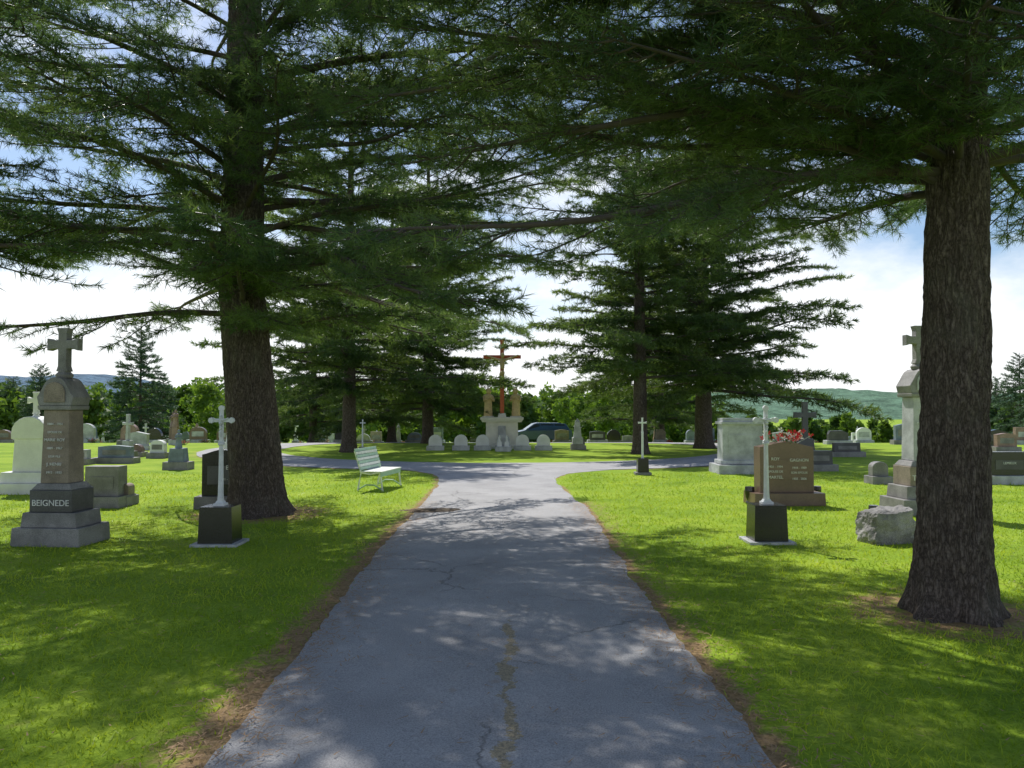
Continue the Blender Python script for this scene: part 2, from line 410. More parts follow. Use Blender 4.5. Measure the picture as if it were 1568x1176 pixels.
# ---------------------------------------------------------------- grass blades
rng=np.random.default_rng(5); n=600000
X=rng.uniform(-12,12,n); Y=rng.uniform(2.2,19,n)
keep=rng.random(n)<1/(1+(Y/5.5)**2)*1.25
keep&=np.abs(X)<Y*.72+.6
X=X[keep];Y=Y[keep]
tab=np.array([edges(y) for y in np.arange(2,19.2,.02)])
idx=((Y-2)/.02).astype(int).clip(0,len(tab)-1)
jit=rng.normal(0,.04,len(X))
keep=((X<tab[idx,0]+jit)|(X>tab[idx,1]+jit))
for tx,ty,tr in trees: keep&=(np.hypot(X-tx,Y-ty)>tr*.72+rng.random(len(X))*.4)
dl=np.minimum(np.abs(X-tab[idx,0]),np.abs(X-tab[idx,1])); keep&=(rng.random(len(X))<np.clip(dl/np.where(X<0,.42,.3),.14,1))
X=X[keep];Y=Y[keep];n=len(X)
hh=rng.uniform(.015,.042,n)*(1+.9*(rng.random(n)<.05)); w=.0045+.0009*Y
an=rng.uniform(0,2*np.pi,n); ld=rng.normal(0,.025,(n,2))
P=np.stack([X,Y,np.zeros(n)],1); s=np.stack([np.cos(an)*w/2,np.sin(an)*w/2,np.zeros(n)],1)
T=np.stack([P-s,P+s,P+np.stack([ld[:,0],ld[:,1],hh],1)],1).reshape(-1,3)
me=fast_mesh('lawn_grass',[],[],T,[M_blade])
o=bpy.data.objects.new('lawn_grass',me); COL.objects.link(o)
# fallen needles and small twigs on lawn and drive edges
n=9000; Y=rng.uniform(2.5,13,n); sd_=rng.random(n)<.5; idx=((Y-2)/.02).astype(int).clip(0,len(tab)-1)
X=np.where(sd_,tab[idx,0],tab[idx,1])+rng.normal(0,.16,n)
q=rng.random(n)<.22; X=np.where(q,rng.uniform(-6,6,n),X)
on=(X>tab[idx,0])&(X<tab[idx,1])
an=rng.uniform(0,6.28,n); l=rng.uniform(.03,.09,n)
dv=np.stack([np.cos(an),np.sin(an),np.zeros(n)],1); sv=np.stack([-np.sin(an),np.cos(an),np.zeros(n)],1)
P=np.stack([X,Y,np.where(on,.028,.030)+rng.random(n)*.006],1)
T=np.stack([P-sv*.004,P+sv*.004,P+dv*l[:,None]],1).reshape(-1,3)
o=bpy.data.objects.new('fallen_needles',fast_mesh('fallen_needles',[],[],T,[flat('dry_needles',(.36,.22,.11),.8)])); COL.objects.link(o)

# ---------------------------------------------------------------- builder for stones etc.
class MB:
    def __init__(s): s.V=[];s.F=[];s.mi=[];s.mats=[]
    def m(s,mat):
        if mat not in s.mats: s.mats.append(mat)
        return s.mats.index(mat)
    def add(s,V,F,mat):
        b=len(s.V); s.V+= [tuple(v) for v in V]; k=s.m(mat)
        for f in F: s.F.append(tuple(b+i for i in f)); s.mi.append(k)
    def box(s,cx,cy,z0,sx,sy,h,mat,tx=1,ty=1):
        V=[(cx+a*sx/2*q,cy+b*sy/2*w,z) for z,q,w in ((z0,1,1),(z0+h,tx,ty)) for a,b in((-1,-1),(1,-1),(1,1),(-1,1))]
        s.add(V,[(3,2,1,0),(4,5,6,7),(0,1,5,4),(1,2,6,5),(2,3,7,6),(3,0,4,7)],mat)
    def prism(s,prof,y0,y1,mat,cx=0,z=0):
        n=len(prof); V=[(cx+a,y0,z+b) for a,b in prof]+[(cx+a,y1,z+b) for a,b in prof]
        F=[tuple(range(n)),tuple(range(2*n-1,n-1,-1))]+[(i,i+n,(i+1)%n+n,(i+1)%n) for i in range(n)]
        s.add(V,F,mat)
    def lathe(s,prof,mat,cx=0,cy=0,ns=16,ex=1,ey=1,fold=0,nf=7):
        V=[];F=[]
        for r,z in prof:
            for k in range(ns):
                a=2*math.pi*k/ns; q=r*(1+fold*math.sin(nf*a)); V.append((cx+q*ex*math.cos(a),cy+q*ey*math.sin(a),z))
        for j in range(len(prof)-1):
            for k in range(ns):
                k2=(k+1)%ns; F.append((j*ns+k,j*ns+k2,(j+1)*ns+k2,(j+1)*ns+k))
        F.append(tuple(range(ns))[::-1]); F.append(tuple((len(prof)-1)*ns+k for k in range(ns)))
        s.add(V,F,mat)
    def tube(s,pts,rad,mat,ns=8):
        V=[];F=[]; tube(V,F,[Vector(p) for p in pts],rad,ns); n=len(pts)
        F.append(tuple(range(ns))); F.append(tuple((n-1)*ns+k for k in range(ns))[::-1])
        s.add(V,F,mat)
    def done(s,name,loc,rz=0,sc=1,bev=.008):
        me=bpy.data.meshes.new(name); me.from_pydata(s.V,[],s.F)
        for m in s.mats: me.materials.append(m)
        me.polygons.foreach_set('material_index',s.mi)
        bm=bmesh.new(); bm.from_mesh(me); bmesh.ops.recalc_face_normals(bm,faces=bm.faces); bm.to_mesh(me); bm.free()
        o=bpy.data.objects.new(name,me); COL.objects.link(o); o.location=loc; o.rotation_euler[2]=rz; o.scale=(sc,)*3
        if bev:
            b=o.modifiers.new('bevel','BEVEL'); b.width=bev; b.segments=2; b.limit_method='ANGLE'; b.angle_limit=R(35)
        return o
def text(parent,body,x,y,z,size,mat,ext=.003,al='CENTER'):
    cu=bpy.data.curves.new('inscription','FONT'); cu.body=body; cu.size=size; cu.extrude=ext; cu.align_x=al; cu.materials.append(mat)
    o=bpy.data.objects.new('inscription',cu); COL.objects.link(o); o.parent=parent; o.location=(x,y,z); o.rotation_euler=(R(90),0,0); return o
def arch(w,h,rise,n=10):
    pr=[(-w/2,0),(w/2,0),(w/2,h-rise)]
    for i in range(1,n): a=math.pi*i/n; pr.append((w/2*math.cos(a),h-rise+rise*math.sin(a)))
    pr.append((-w/2,h-rise)); return pr
def serp(w,h,n=12):
    pr=[(-w/2,0),(w/2,0)]
    for i in range(n+1):
        t=i/n; x=w/2-w*t; pr.append((x,h-.10*h+.10*h*math.sin(math.pi*t)**1.5))
    return pr
def crossprof(w,h,t,arm=.66,bud=0):
    a=h*arm; o=bud
    return [(-t/2-o,0),(t/2+o,0),(t/2,t*.6),(t/2,a-t/2),(w/2-t*.6,a-t/2),(w/2,a-t/2-o),(w/2,a+t/2+o),(w/2-t*.6,a+t/2),(t/2,a+t/2),(t/2,h-t*.6),(t/2+o,h),(-t/2-o,h),(-t/2,h-t*.6),(-t/2,a+t/2),(-w/2+t*.6,a+t/2),(-w/2,a+t/2+o),(-w/2,a-t/2-o),(-w/2+t*.6,a-t/2),(-t/2,a-t/2),(-t/2,t*.6)]

G_grey=granite('granite_grey',(.30,.29,.28)); G_tan=granite('granite_tan',(.34,.28,.22)); G_light=granite('granite_light',(.56,.57,.58),.7,.15)
G_white=granite('marble_white',(.80,.80,.78),.6,.06,.4,.12); G_black=granite('granite_black',(.018,.018,.020),.16,.4,.6,.1)
G_brown=granite('granite_brown',(.20,.13,.095),.3,.3,.5,.2); G_dark=granite('granite_dark',(.10,.10,.105),.4,.3,.5); G_blue=granite('granite_bluegrey',(.24,.29,.36),.6,.2)
G_pink=granite('granite_pink',(.36,.24,.20),.5,.3)
M_ins=flat('inscription_white',(.75,.75,.73),.7); M_silver=flat('painted_silver',(.68,.70,.72),.45,.0); 

def cross_monument(loc,rz,sc,mats,txt):
    A,B,C=mats; b=MB()
    b.box(0,0,-.05,.84,.62,.26,A,.97,.97); b.box(0,0,.211,.68,.5,.17,A,.95,.95)
    b.box(0,0,.383,.52,.42,.26,B); b.box(0,0,.645,.50,.40,.07,A,.8,.8)
    b.box(0,0,.717,.345,.30,.86,C,.90,.90)
    b.box(0,0,1.579,.40,.35,.05,A,1.04,1.04)
    pr=[(-.20,0),(.20,0),(.225,.10),(.17,.19)]
    for i in range(1,8): a=math.pi*i/8; pr.append((.15*math.cos(a),.19+.15*math.sin(a)))
    pr+=[(-.17,.19),(-.225,.10)]
    b.prism(pr,-.17,.17,A,0,1.631)
    ar=[(-.13,.02),(.13,.02)]+[(.13*math.cos(math.pi*i/8),.14+.12*math.sin(math.pi*i/8)) for i in range(9)]
    b.prism(ar,-.185,-.169,C,0,1.65)
    b.lathe([(.085,1.96),(.10,2.0),(.07,2.03),(.062,2.06)],A,ns=12)
    b.prism(crossprof(.38,.52,.105,.62,.022),-.055,.055,A,0,2.04)
    o=b.done('cross_monument',loc,rz,sc,.01)
    text(o,txt,0,-.214,.46,.10,M_ins)
    for i,(t,s_) in enumerate((('1884 - 1951',.04),('EPOUSE DE',.035),('MARIE ROY',.05),('1889 - 1967',.04),('LEUR FILS',.035),('J. HENRI',.05),('1912 - 1933',.04))):
        z=1.40-i*.095; text(o,t,0,-.15-.012*(1.58-z)*1.0-.004,z,s_,M_ins)
    return o
xa,ya=hit(70,838)
cross_monument((xa,ya+.31,0),R(-4),1.0,(G_grey,G_dark,G_tan),'BEIGNEDE')
xa,ya=hit(1426,790)
o=cross_monument((xa,ya+.3,0),R(4),1.12,(G_grey,G_tan,G_light),'TURGEON')

def crucifix(px,py,sc=1,dark=G_black,mat=M_silver,post=.66):
    x,y=hit(px,py); b=MB()
    b.box(0,0,-.03,.54,.46,.06,G_light); b.box(0,0,.031,.40,.34,.42,dark,.93,.93)
    b.box(0,0,.452,.13,.13,.03,mat); b.box(0,0,.483,.10,.10,.03,mat,.7,.7)
    b.lathe([(.040,.51),(.034,.6),(.030,.51+post*.5),(.026,.5+post),(.040,.505+post),(.042,.525+post),(.024,.545+post)],mat,ns=8)
    z=.54+post
    b.prism(crossprof(.24,.40,.042,.64,.016),-.018,.018,mat,0,z)
    for (cx,cz) in ((-.12,.256),(.12,.256),(0,.40)):
        b.prism([(.034*math.cos(math.pi*2*i/10),.034*math.sin(math.pi*2*i/10)) for i in range(10)],-.022,.022,mat,cx,z+cz)
    b.tube([(-.09,-.028,z+.285),(-.05,-.032,z+.265),(0,-.034,z+.255),(.05,-.032,z+.265),(.09,-.028,z+.285)],[.007,.009,.013,.009,.007],mat,6)
    b.tube([(0,-.036,z+.262),(0,-.038,z+.22),(.006,-.036,z+.17),(-.004,-.044,z+.12),(0,-.03,z+.06)],[.02,.021,.018,.015,.008],mat,8)
    b.lathe([(.002,z+.275),(.014,z+.285),(.016,z+.30),(.010,z+.315),(.002,z+.32)],mat,0,-.04,8)
    return b.done('wayside_crucifix',(x,y+.2,0),0,sc,.004)
crucifix(327,838); crucifix(1183,835)
def post(px,py,sc):
    x,y=hit(px,py); b=MB(); z0=gh(x,y)
    b.box(0,0,-.03,.38,.34,.09,G_grey); b.box(0,0,.061,.27,.25,.33,G_black,.92,.92)
    b.lathe([(.035,.392),(.03,.41),(.028,1.0),(.035,1.01),(.02,1.03)],M_silver,ns=8)
    b.prism(crossprof(.2,.34,.038,.64,.01),-.016,.016,M_silver,0,1.03)
    b.done('wayside_crucifix',(x,y,z0),0,sc,.004)
post(984,727,1.0); post(555,701,.9)

def gravestone(x,y,kind,w,h,dp,mat,base=None,rz=0,name='gravestone'):
    b=MB(); base=base or G_grey; z0=gh(x,y); bh=.14+.08*min(1,h)
    b.box(0,0,-.15,w*1.32,dp*2.0,bh+.15,base,.98,.96); z=bh+.002; q=dp/2
    if kind=='arch': b.prism(arch(w,h,w*.35),-q,q,mat,0,z)
    elif kind=='round': b.prism(arch(w,h,w*.5),-q,q,mat,0,z)
    elif kind=='serp': b.prism(serp(w,h),-q,q,mat,0,z)
    elif kind=='flat': b.box(0,0,z,w,dp,h,mat,.98,.95)
    elif kind=='gable': b.prism([(-w/2,0),(w/2,0),(w/2,h*.8),(w*.56,h*.82),(0,h),(-w*.56,h*.82),(-w/2,h*.8)],-q,q,mat,0,z)
    elif kind=='slant': b.prism([(-w/2,0),(w/2,0),(w/2,h*.7),(w*.2,h),(-w*.42,h*.96),(-w/2,h*.6)],-q,q,mat,0,z)
    elif kind=='obelisk':
        b.box(0,0,z,w,w,h*.25,mat); b.box(0,0,z+h*.25+.002,w*.75,w*.75,h*.62,mat,.6,.6); b.box(0,0,z+h*.87+.004,w*.45,w*.45,h*.13,mat,.05,.05)
    elif kind=='cross':
        b.box(0,0,z,w*.8,dp*1.4,h*.28,mat,.8,.8); b.prism(crossprof(w,h*.7,w*.24,.64,.01),-q*.6,q*.6,mat,0,z+h*.28+.002)
    elif kind=='statue':
        b.box(0,0,z,w*.8,w*.7,h*.42,mat,.85,.85); zz=z+h*.42+.002; s=h*.58
        b.lathe([(.20*s,zz),(.19*s,zz+.1*s),(.14*s,zz+.4*s),(.15*s,zz+.62*s),(.16*s,zz+.74*s),(.06*s,zz+.82*s),(.07*s,zz+.88*s),(.075*s,zz+.94*s),(.03*s,zz+s)],mat,ns=16,ey=.75,fold=.05)
        b.tube([(-.14*s,0,zz+.72*s),(-.15*s,-.1*s,zz+.55*s),(0,-.15*s,zz+.6*s),(.15*s,-.1*s,zz+.55*s),(.14*s,0,zz+.72*s)],[.04*s]*5,mat,6)
    if kind in('arch','serp','flat','gable') and w>.4:
        b.box(0,-q-.004,z+h*.25,w*.72,.006,h*.4,base if mat is not G_black else G_dark)
    return b.done(name,(x,y,z0),rz,1,.01)
def gp(px,py,kind,wpx,hpx,mat,base=None,rz=0,dp=.22,**k):
    x,y=hit(px,py); s=y/1176; bh=.14+.08
    return gravestone(x,y+.2,kind,wpx*s,max(.2,hpx*s-bh),dp,mat,base,rz,**k),s
# left
gp(152,778,'flat',52,66,G_grey,dp=.3); gp(184,776,'arch',16,36,G_tan)
o,s=gp(334,780,'serp',58,92,G_black,rz=R(4)); text(o,'B E',.14,-.125,.62,.10,M_ins); text(o,'1921 - 2008',.10,-.125,.45,.05,M_ins)
b=MB(); x,y=hit(38,757)
b.box(0,0,-.05,1.35,.8,.25,G_white); b.box(0,0,.201,1.0,.6,.2,G_white,.95,.95)
b.box(0,0,.402,.62,.42,.62,G_white,.92,.92); b.prism(arch(.66,.42,.3),-.23,.23,G_white,0,1.023)
b.lathe([(.07,1.43),(.05,1.48),(.05,1.5)],G_white,ns=10); b.prism(crossprof(.32,.42,.09,.62,.02),-.04,.04,G_white,0,1.49)
b.done('cross_monument',(x,y+.3,0),0,1,.012)
gp(268,720,'statue',30,62,G_blue); gp(172,710,'serp',50,30,G_blue); gp(115,712,'flat',30,26,G_light)
gp(351,704,'obelisk',18,74,G_white); gp(238,702,'arch',22,30,G_white); gp(205,700,'round',20,22,G_brown)
gp(372,700,'arch',16,34,G_white)
# right
o,s=gp(1137,725,'flat',62,84,G_light,G_light,dp=.5)
b=MB(); b.box(0,0,1.20,1.06,.58,.07,G_light); b.box(0,0,1.272,.96,.5,.05,G_light,.9,.8); b.box(0,0,.235,1.12,.62,.09,G_light)
q=b.done('monument_cap',(0,0,0)); q.parent=o; q.location=(0,0,0)
o,s=gp(1207,775,'serp',84,98,G_brown,G_brown,rz=R(3),dp=.28)
for i,(t,z_) in enumerate((('ROY',.74),('1921 - 1994',.62),('EPOUSE DE',.54),('MARTEL',.44))):
    text(o,t,-.2,-.158,z_,.07 if len(t)<8 else .05,M_ins)
for i,(t,z_) in enumerate((('GAGNON',.72),('1918 - 1989',.60),('SON EPOUX',.52),('1925 - 2006',.42))):
    text(o,t,.2,-.158,z_,.07 if len(t)<8 else .05,M_ins)
bx,by,bz=o.location
def urn(x,y,z,s=1,mat=G_black):
    b=MB(); b.lathe([(.06*s,0),(.065*s,.02*s),(.035*s,.05*s),(.06*s,.10*s),(.075*s,.2*s),(.07*s,.26*s),(.06*s,.262*s)],mat,ns=14); return b.done('grave_urn',(x,y,z),0,1,0)
urn(*hit(1148,772),0,1.1); urn(*hit(1251,768),0,1)
urn(*hit(1338,800),0,.9)
M_red=leafmat('petals_red',(.55,.02,.03),(.7,.04,.05),.3,20); M_whp=leafmat('petals_white',(.75,.75,.8),(.8,.8,.8),.3,20); M_pk=leafmat('petals_pink',(.6,.15,.25),(.65,.3,.1),.3,20); M_grn=leafmat('stem_leaves',(.05,.12,.03),(.08,.2,.05),.3,20)
def bouquet(x,y,z,w,seed,mats=None):
    rnd=random.Random(seed); b=MB(); mats=mats or (M_red,M_red,M_whp,M_grn)
    for i in range(46):
        mt=rnd.choice(mats); c=Vector((rnd.gauss(0,w*.36),rnd.gauss(0,w*.18),w*.2+abs(rnd.gauss(0,w*.2))))
        for k in range(5):
            a=k*1.257+rnd.random(); q=w*.085; e=Vector((math.cos(a),math.sin(a)*.6,math.sin(a)*.8+.3))*q; f=Vector((math.cos(a+.8),math.sin(a+.8)*.6,math.sin(a+.8)*.8+.3))*q
            b.add([c,c+e,c+(e+f)*.8,c+f],[(0,1,2,3)],mt)
        b.tube([(c.x*.3,c.y*.3,0),tuple(c)],[.004,.003],M_grn,3)
    return b.done('flower_bouquet',(x,y,z),0,1,0)
bouquet(bx+.04,by,.98,.42,3,(M_red,M_red,M_red,M_whp,M_whp,M_grn))
gp(1237,706,'cross',34,92,G_dark,dp=.2); 
gp(1352,742,'arch',24,38,G_grey); gp(1300,700,'flat',40,24,G_dark)
o,s=gp(1550,742,'flat',60,52,G_black,G_light,dp=.25); text(o,'LEMIEUX',0,-.14,.42,.07,M_ins)
gp(1545,692,'serp',30,30,G_pink); gp(1258,722,'flat',40,34,G_dark,rz=R(5))
gp(885,689,'obelisk',16,48,G_light); gp(890,689,'arch',12,20,G_dark)
# rough-hewn block marker
x,y=hit(1364,832)
bm=bmesh.new(); bmesh.ops.create_icosphere(bm,subdivisions=6,radius=1)
for v in bm.verts:
    c=v.co; m_=max(abs(c.x),abs(c.y),abs(c.z)); c=c.lerp(c/m_,.82)
    c=Vector((c.x*.29*(1-.10*c.z),c.y*.19,c.z*.225+.03*c.x)); nn_=noise.fractal(c*7+Vector((3,1,2)),1,2,6)
    v.co=c*(1+.13*nn_)+Vector((0,0,.03*noise.noise(c*4)))
me=bpy.data.meshes.new('boulder'); bm.to_mesh(me); bm.free(); me.materials.append(granite('rough_rock',(.36,.345,.33),.9,.35,.2,.5))
o=bpy.data.objects.new('rough_stone_marker',me); COL.objects.link(o); o.location=(x,y+.1,.17); o.rotation_euler[2]=.2

for px in (667,706,739,771,800,832):
    x,y=at(px,29.3); gravestone(x,y,'round',.50,.42,.16,G_white if px!=771 else G_light,G_light)
for px in(765,776): x,y=at(px,28.6); gravestone(x,y,'statue',.22,.42,.2,G_white,G_light)

rnd=random.Random(12)
kinds=['flat','serp','arch','round','gable','cross','obelisk','slant','serp','flat','arch','statue']
mts=[G_grey,G_light,G_white,G_dark,G_brown,G_blue,G_pink,G_tan,G_light,G_black]
for ly in (21,25,29,34,39,45,51,58,66,74):
    xx=-ly*.72
    while xx<ly*.72:
        xx+=rnd.uniform(1.6,3.6)*(1+ly/70)*.8
        yy_=ly+rnd.uniform(-.6,.6)
        if math.hypot(xx-RC[0],yy_-RC[1])<13.2 or abs(xx)<4 and yy_<22: continue
        if ly<29 and abs(xx)<ly*.45 : continue
        if abs(xx)<3.2 and yy_<60: continue
        if rnd.random()<.18: continue
        kd=rnd.choice(kinds); tall=kd in('cross','obelisk','statue')
        gravestone(xx,yy_,kd,rnd.uniform(.3,.4) if tall else rnd.uniform(.5,1.0),rnd.uniform(.9,1.5) if tall else rnd.uniform(.42,.85),.22,rnd.choice(mts),rnd.choice([G_grey,G_light]),R(rnd.uniform(-6,6)))
        if rnd.random()<.3: bouquet(xx+.5,yy_-.3,gh(xx,yy_),.35,int(xx*7)+200,rnd.choice([(M_red,M_grn),(M_pk,M_whp,M_grn),(M_pk,M_grn)]))

# ---------------------------------------------------------------- calvary monument
G_cream=granite('calvary_plaster',(.80,.77,.66),.7,.05,.3,.12); M_wood=flat('cross_wood',(.62,.13,.05),.6); M_gold=flat('statue_bronze_paint',(.66,.48,.24),.5)
b=MB(); cx,cy=RC[0],31.0
b.box(0,0,-.05,2.1,1.5,.15,G_cream); b.box(0,0,.101,1.5,1.1,.12,G_cream); b.box(0,0,.222,1.30,.92,.82,G_cream,.97,.97)
b.box(0,0,1.043,1.55,1.1,.10,G_cream,1.08,1.08); b.box(0,0,1.144,1.72,1.22,.09,G_cream)
b.box(0,-.50,.35,.30,.06,.55,G_light)
b.box(0,0,1.236,.34,.34,.16,G_cream,.8,.8)
b.box(0,0,1.397,.16,.15,2.95,M_wood); b.box(-.42,0,3.60,.68,.13,.14,M_wood); b.box(.42,0,3.60,.68,.13,.14,M_wood)
b.box(0,-.09,4.02,.26,.03,.14,G_cream)
b.tube([(-.66,-.11,3.74),(-.40,-.12,3.64),(-.17,-.13,3.56),(0,-.14,3.52),(.17,-.13,3.56),(.40,-.12,3.64),(.66,-.11,3.74)],[.028,.036,.05,.075,.05,.036,.028],M_gold,8)
b.tube([(0,-.14,3.60),(0,-.15,3.42),(.015,-.15,3.22),(.01,-.15,3.06),(0,-.16,2.96)],[.07,.105,.085,.10,.09],M_gold,12)
for s_ in(-1,1): b.tube([(.05*s_,-.15,3.0),(.045*s_+.03,-.23,2.76),(.025*s_,-.14,2.46),(.02*s_,-.16,2.40)],[.062,.05,.032,.025],M_gold,8)
b.lathe([(.01,3.60),(.06,3.64),(.078,3.72),(.07,3.79),(.02,3.84)],M_gold,.02,-.17,12)
o=b.done('calvary_monument',(cx,cy,0),0,1,.01)
def mourner(dx,flip):
    b=MB(); z=1.236; s=1.02
    b.box(0,0,z,.36,.32,.05,G_cream); z+=.052
    pr=[(.17,0),(.175,.03),(.165,.2),(.15,.42),(.15,.56),(.18,.68),(.195,.76),(.18,.82),(.10,.86),(.06,.875)]
    b.lathe([(r*s,z+h*s) for r,h in pr],M_gold,0,0,28,1,.7,.06,9)
    b.lathe([(r*s,z+h*s) for r,h in [(.06,.86),(.08,.89),(.10,.93),(.105,.99),(.09,1.05),(.05,1.09),(.005,1.10)]],M_gold,.02*flip,-.01,16)
    for q in(-1,1): b.tube([(.17*q*s,0,z+.77*s),(.21*q*s,-.06,z+.6*s),(.03*q*s,-.17,z+.68*s)],[.06*s,.05*s,.03*s],M_gold,8)
    b.tube([(.0,-.17,z+.67*s),(0,-.19,z+.74*s)],[.03,.016],M_gold,8)
    q=b.done('mourner_statue',(0,0,0),R(25*flip),1,0); q.parent=o; q.location=(dx,0,0)
    q.data.polygons.foreach_set('use_smooth',[True]*len(q.data.polygons))
mourner(-.56,1); mourner(.56,-1)

# ---------------------------------------------------------------- bench
M_bg=flat('bench_green_paint',(.40,.58,.45),.5); M_bw=flat('bench_white_paint',(.80,.82,.76),.5)
x,y=hit(575,752); b=MB()
for yy_ in(-.66,.66):
    b.tube([(-.30,yy_,0),(-.26,yy_,.22),(-.22,yy_,.42),(-.30,yy_,.68),(-.38,yy_,.92)],[.022]*5,M_bw,8)
    b.tube([(.30,yy_,0),(.27,yy_,.2),(.25,yy_,.42)],[.022]*3,M_bw,8)
    b.tube([(-.22,yy_,.42),(0,yy_,.39),(.25,yy_,.43)],[.02]*3,M_bw,8)
    b.tube([(-.29,yy_,.03),(-.1,yy_,.14),(.1,yy_,.14),(.29,yy_,.03)],[.018]*4,M_bg,8)
for i in range(6): b.box(-.19+i*.09,0,.435,.085,1.40,.022,M_bw)
b.box(.27,0,.33,.02,1.40,.11,M_bg)
for i in range(7):
    t=i/6; xx=-.235-.13*t; zz=.48+.42*t
    b.box(xx,0,zz,.022,1.40,.066,M_bw if i%2 else M_bg)
b.done('park_bench',(x,y+.5,0),R(-10),.84,.004)

# ---------------------------------------------------------------- parked car (station wagon)
M_car=flat('car_paint_blue',(.05,.09,.16),.2,.3,.6,.03); M_glass=flat('car_glass',(.02,.025,.03),.05,0,.8,.02); M_tire=flat('tyre_rubber',(.02,.02,.02),.9); M_rim=flat('wheel_rim',(.5,.5,.5),.3,.8); M_lt=flat('car_lamp',(.7,.65,.6),.2)
b=MB(); W=.86
pr=[(-2.15,.32),(-2.2,.55),(-2.1,.74),(-1.15,.93),(1.98,.98),(2.16,.9),(2.2,.5),(2.12,.3)]
for c in(1.35,-1.35):
    for i in range(9):
        a=math.pi*i/8; pr.append((c+.37*math.cos(a),.30+.37*math.sin(a)))
b.prism(pr,-W,W,M_car)
cab=[(-1.12,.932),(-.45,1.40),(-.2,1.45),(1.3,1.44),(1.75,1.38),(2.02,.982)]
n=len(cab); yt=[W-.06,W-.2,W-.22,W-.22,W-.2,W-.06]
V=[(cab[i][0],-yt[i],cab[i][1]) for i in range(n)]+[(cab[i][0],yt[i],cab[i][1]) for i in range(n)]
b.add(V,[tuple(range(n)),tuple(range(2*n-1,n-1,-1))]+[(i,i+n,(i+1)%n+n,(i+1)%n) for i in range(n)],M_car)
def win(x0,x1,x2,x3):
    for sg in(-1,1):
        V=[(x0,sg*(W-.075),.985),(x1,sg*(W-.075),.985),(x2,sg*(W-.185),1.36),(x3,sg*(W-.185),1.36)]
        b.add(V,[(0,1,2,3)],M_glass)
win(-.95,-.08,-.08,-.42); win(.0,.88,.88,.0); win(.97,1.82,1.62,.97)
b.add([(-1.09,-.74,.965),(-1.09,.74,.965),(-.50,.62,1.385),(-.50,-.62,1.385)],[(0,1,2,3)],M_glass)
for wx in(-1.35,1.35):
    for sg in(-1,1):
        pr=[(.31*math.cos(2*math.pi*i/20),.31*math.sin(2*math.pi*i/20)) for i in range(20)]
        b.prism(pr,sg*.66,sg*.85,M_tire,wx,.31); b.prism([(p_[0]*.62,p_[1]*.62) for p_ in pr],sg*.80,sg*.862,M_rim,wx,.31)
b.box(-2.14,-.6,.58,.12,.3,.13,M_lt); b.box(-2.14,.6,.58,.12,.3,.13,M_lt); b.box(-.95,-.93,.97,.12,.14,.12,M_car)
x,y=at(826,54); b.done('parked_car',(x,y,gh(x,y)),R(6),1,.02)

# ---------------------------------------------------------------- distant tree mass
rng=np.random.default_rng(9); rnd=random.Random(9)
def decid(x,y,H,Wd,nl,ls):
    z0=gh(x,y)
    nc=rnd.randint(12,20)
    out=[]
    for i in range(nc):
        t=rnd.random(); zz=H*(.12+.85*t); rr=Wd*.5*math.sqrt(max(.05,1-((t-.4)/.68)**2))
        a=rnd.uniform(0,6.28); q=rr*math.sqrt(rnd.random())*.8; cr=H*rnd.uniform(.10,.17)
        k=nl//nc; d=rng.normal(size=(k,3)); d/=np.linalg.norm(d,axis=1)[:,None]; d*=cr*(.6+.5*rng.random((k,1)))
        P=d+np.array([x+q*math.cos(a),y+q*math.sin(a),z0+zz])
        u=rng.normal(size=(k,3)); u/=np.linalg.norm(u,axis=1)[:,None]; v=np.cross(u,rng.normal(size=(k,3))); v/=np.linalg.norm(v,axis=1)[:,None]
        s=ls*(.6+.8*rng.random((k,1)))
        out.append(np.stack([P-u*s*.6,P+u*s*.6,P+v*s],1).reshape(-1,3))
    return np.concatenate(out)
A=[];B=[]
for d,stp in ((95,3.6),(112,4.0),(135,4.8),(165,6)):
    x=-d*.85
    while x<d*.85:
        x+=stp*rnd.uniform(.5,1.2)
        px=784+x/d*1176
        base=gh(x,d)
        if px<250: top=rnd.uniform(586,614)
        elif 1090<px<1400: top=rnd.uniform(638,660)
        elif px>1400: top=rnd.uniform(618,646)
        else: top=rnd.uniform(588,620)
        H=max(2.5,1.6+(625-top)/1176*d-base)
        (A if rnd.random()<.6 else B).append(decid(x,d+rnd.uniform(-4,4),H,H*rnd.uniform(.6,.95),900 if d<120 else 600,.42+d/600))
for px,d,H in ((935,62,4.2),(905,70,4.6),(1040,66,4.5),(870,80,5),(300,78,6),(610,75,5),(560,82,6),(1300,80,3),(960,78,5),(320,66,5)):
    x,y=at(px,d); A.append(decid(x,y,H,H*.9,1300,.3))
for nm,arr,mt in (('distant_trees',A,M_leaf),('distant_trees',B,M_leaf2)):
    me=fast_mesh(nm,[],[],np.concatenate(arr),[mt]); o=bpy.data.objects.new(nm,me); COL.objects.link(o)

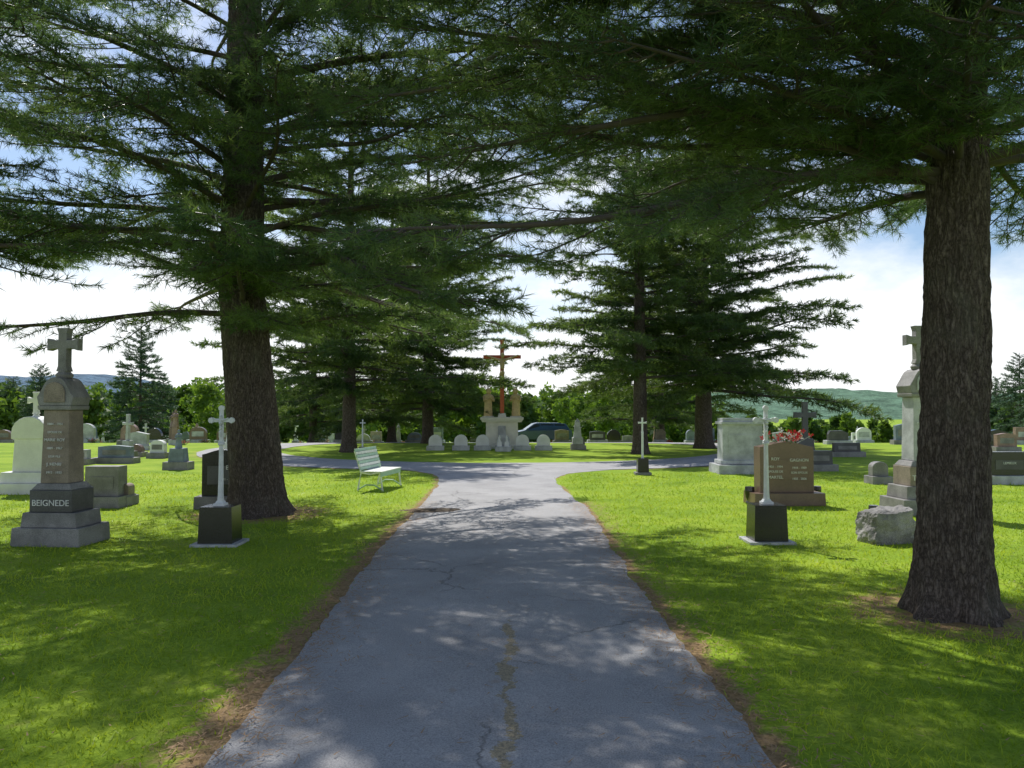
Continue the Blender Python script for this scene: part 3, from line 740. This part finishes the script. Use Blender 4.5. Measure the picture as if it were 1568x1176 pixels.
# ---------------------------------------------------------------- hills
def hill(name,x0,x1,yb,yf,zf,col,sc,amp,ts):
    V=[];F=[];nx_,ny_=260,40
    for j in range(ny_+1):
        t=j/ny_
        for i in range(nx_+1):
            x=x0+(x1-x0)*i/nx_; y=yb+(yf-yb)*t
            top=zf(x); z=-30+(top+30)*math.sin(t*math.pi/2)**.8+amp*noise.fractal(Vector((x/sc,y/sc,0)),1,2,5)*t+ts*.08*noise.noise((x/ts,y/ts,0))
            V.append((x,y,z))
    for j in range(ny_):
        for i in range(nx_):
            q=j*(nx_+1)+i; F.append((q,q+1,q+nx_+2,q+nx_+1))
    m,nt=newmat(name+'_hazed_forest'); p=pos(nt)  # forest green with bluish distance haze painted into the base colour
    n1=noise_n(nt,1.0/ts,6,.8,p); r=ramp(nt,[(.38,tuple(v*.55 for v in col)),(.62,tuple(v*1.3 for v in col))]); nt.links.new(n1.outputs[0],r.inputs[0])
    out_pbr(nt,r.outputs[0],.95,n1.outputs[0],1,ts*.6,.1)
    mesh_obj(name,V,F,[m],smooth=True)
def zr(x):
    px=784+x/1500*1176
    return 1.6+(625-(599+10*abs((px-1230)/330)**1.5+2*math.sin(px/50)))/1176*1500
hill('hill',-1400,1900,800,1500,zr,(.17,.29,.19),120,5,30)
def zl(x):
    px=784+x/4200*1176
    return 1.6+(625-(576+ (max(0,px-150)/90)**1.5*12+3*math.sin(px/40)))/1176*4200 if px<500 else -20
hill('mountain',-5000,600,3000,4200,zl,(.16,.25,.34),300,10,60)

# ---------------------------------------------------------------- light, sky, camera
sd=Vector((math.sin(SUN_AZ)*math.cos(SUN_EL),math.cos(SUN_AZ)*math.cos(SUN_EL),math.sin(SUN_EL)))
L=bpy.data.lights.new('sun','SUN'); L.energy=5; L.angle=R(.5); L.color=(1,.97,.91)
o=bpy.data.objects.new('sun',L); COL.objects.link(o); o.rotation_euler=(-sd).to_track_quat('-Z','Y').to_euler()
w=bpy.data.worlds.new('World'); S.world=w; w.use_nodes=True; nt=w.node_tree; nt.nodes.clear()
sk=nt.nodes.new('ShaderNodeTexSky'); sk.sky_type='NISHITA'; sk.sun_disc=False; sk.sun_elevation=SUN_EL; sk.sun_rotation=SUN_AZ%(2*math.pi); sk.dust_density=.6; sk.air_density=1.0; sk.ozone_density=2.5
tc=nt.nodes.new('ShaderNodeTexCoord').outputs['Generated']
sep=nt.nodes.new('ShaderNodeSeparateXYZ'); nt.links.new(tc,sep.inputs[0])
mp=N(nt,'ShaderNodeMapping'); mp.inputs['Scale'].default_value=(1,1,2.2); nt.links.new(tc,mp.inputs[0])
cn=noise_n(nt,2.6,7,.58,mp.outputs[0])
hz=N(nt,'ShaderNodeMapRange'); hz.inputs['From Min'].default_value=.0; hz.inputs['From Max'].default_value=.34; hz.inputs['To Min'].default_value=.38; hz.inputs['To Max'].default_value=-.05
nt.links.new(sep.outputs[2],hz.inputs['Value'])
cr=ramp(nt,[(.51,(0,0,0)),(.70,(1,1,1))]); nt.links.new(math_n(nt,'ADD',cn.outputs[0],hz.outputs[0]),cr.inputs[0])
c=mixc(nt,math_n(nt,'MULTIPLY',cr.outputs[0],.9),sk.outputs[0],(9.0,9.15,9.3))
bg=nt.nodes.new('ShaderNodeBackground'); bg.inputs[1].default_value=.13; ow=nt.nodes.new('ShaderNodeOutputWorld')
nt.links.new(c,bg.inputs[0]); nt.links.new(bg.outputs[0],ow.inputs[0])
cam=bpy.data.cameras.new('camera'); cam.lens=27; cam.sensor_width=36; cam.clip_end=12000; cam.clip_start=.05
o=bpy.data.objects.new('camera',cam); COL.objects.link(o); o.location=(0,0,1.6); o.rotation_euler=(R(90)+PITCH,0,0); S.camera=o
S.view_settings.view_transform='Standard'; S.view_settings.look='None'; S.view_settings.exposure=0
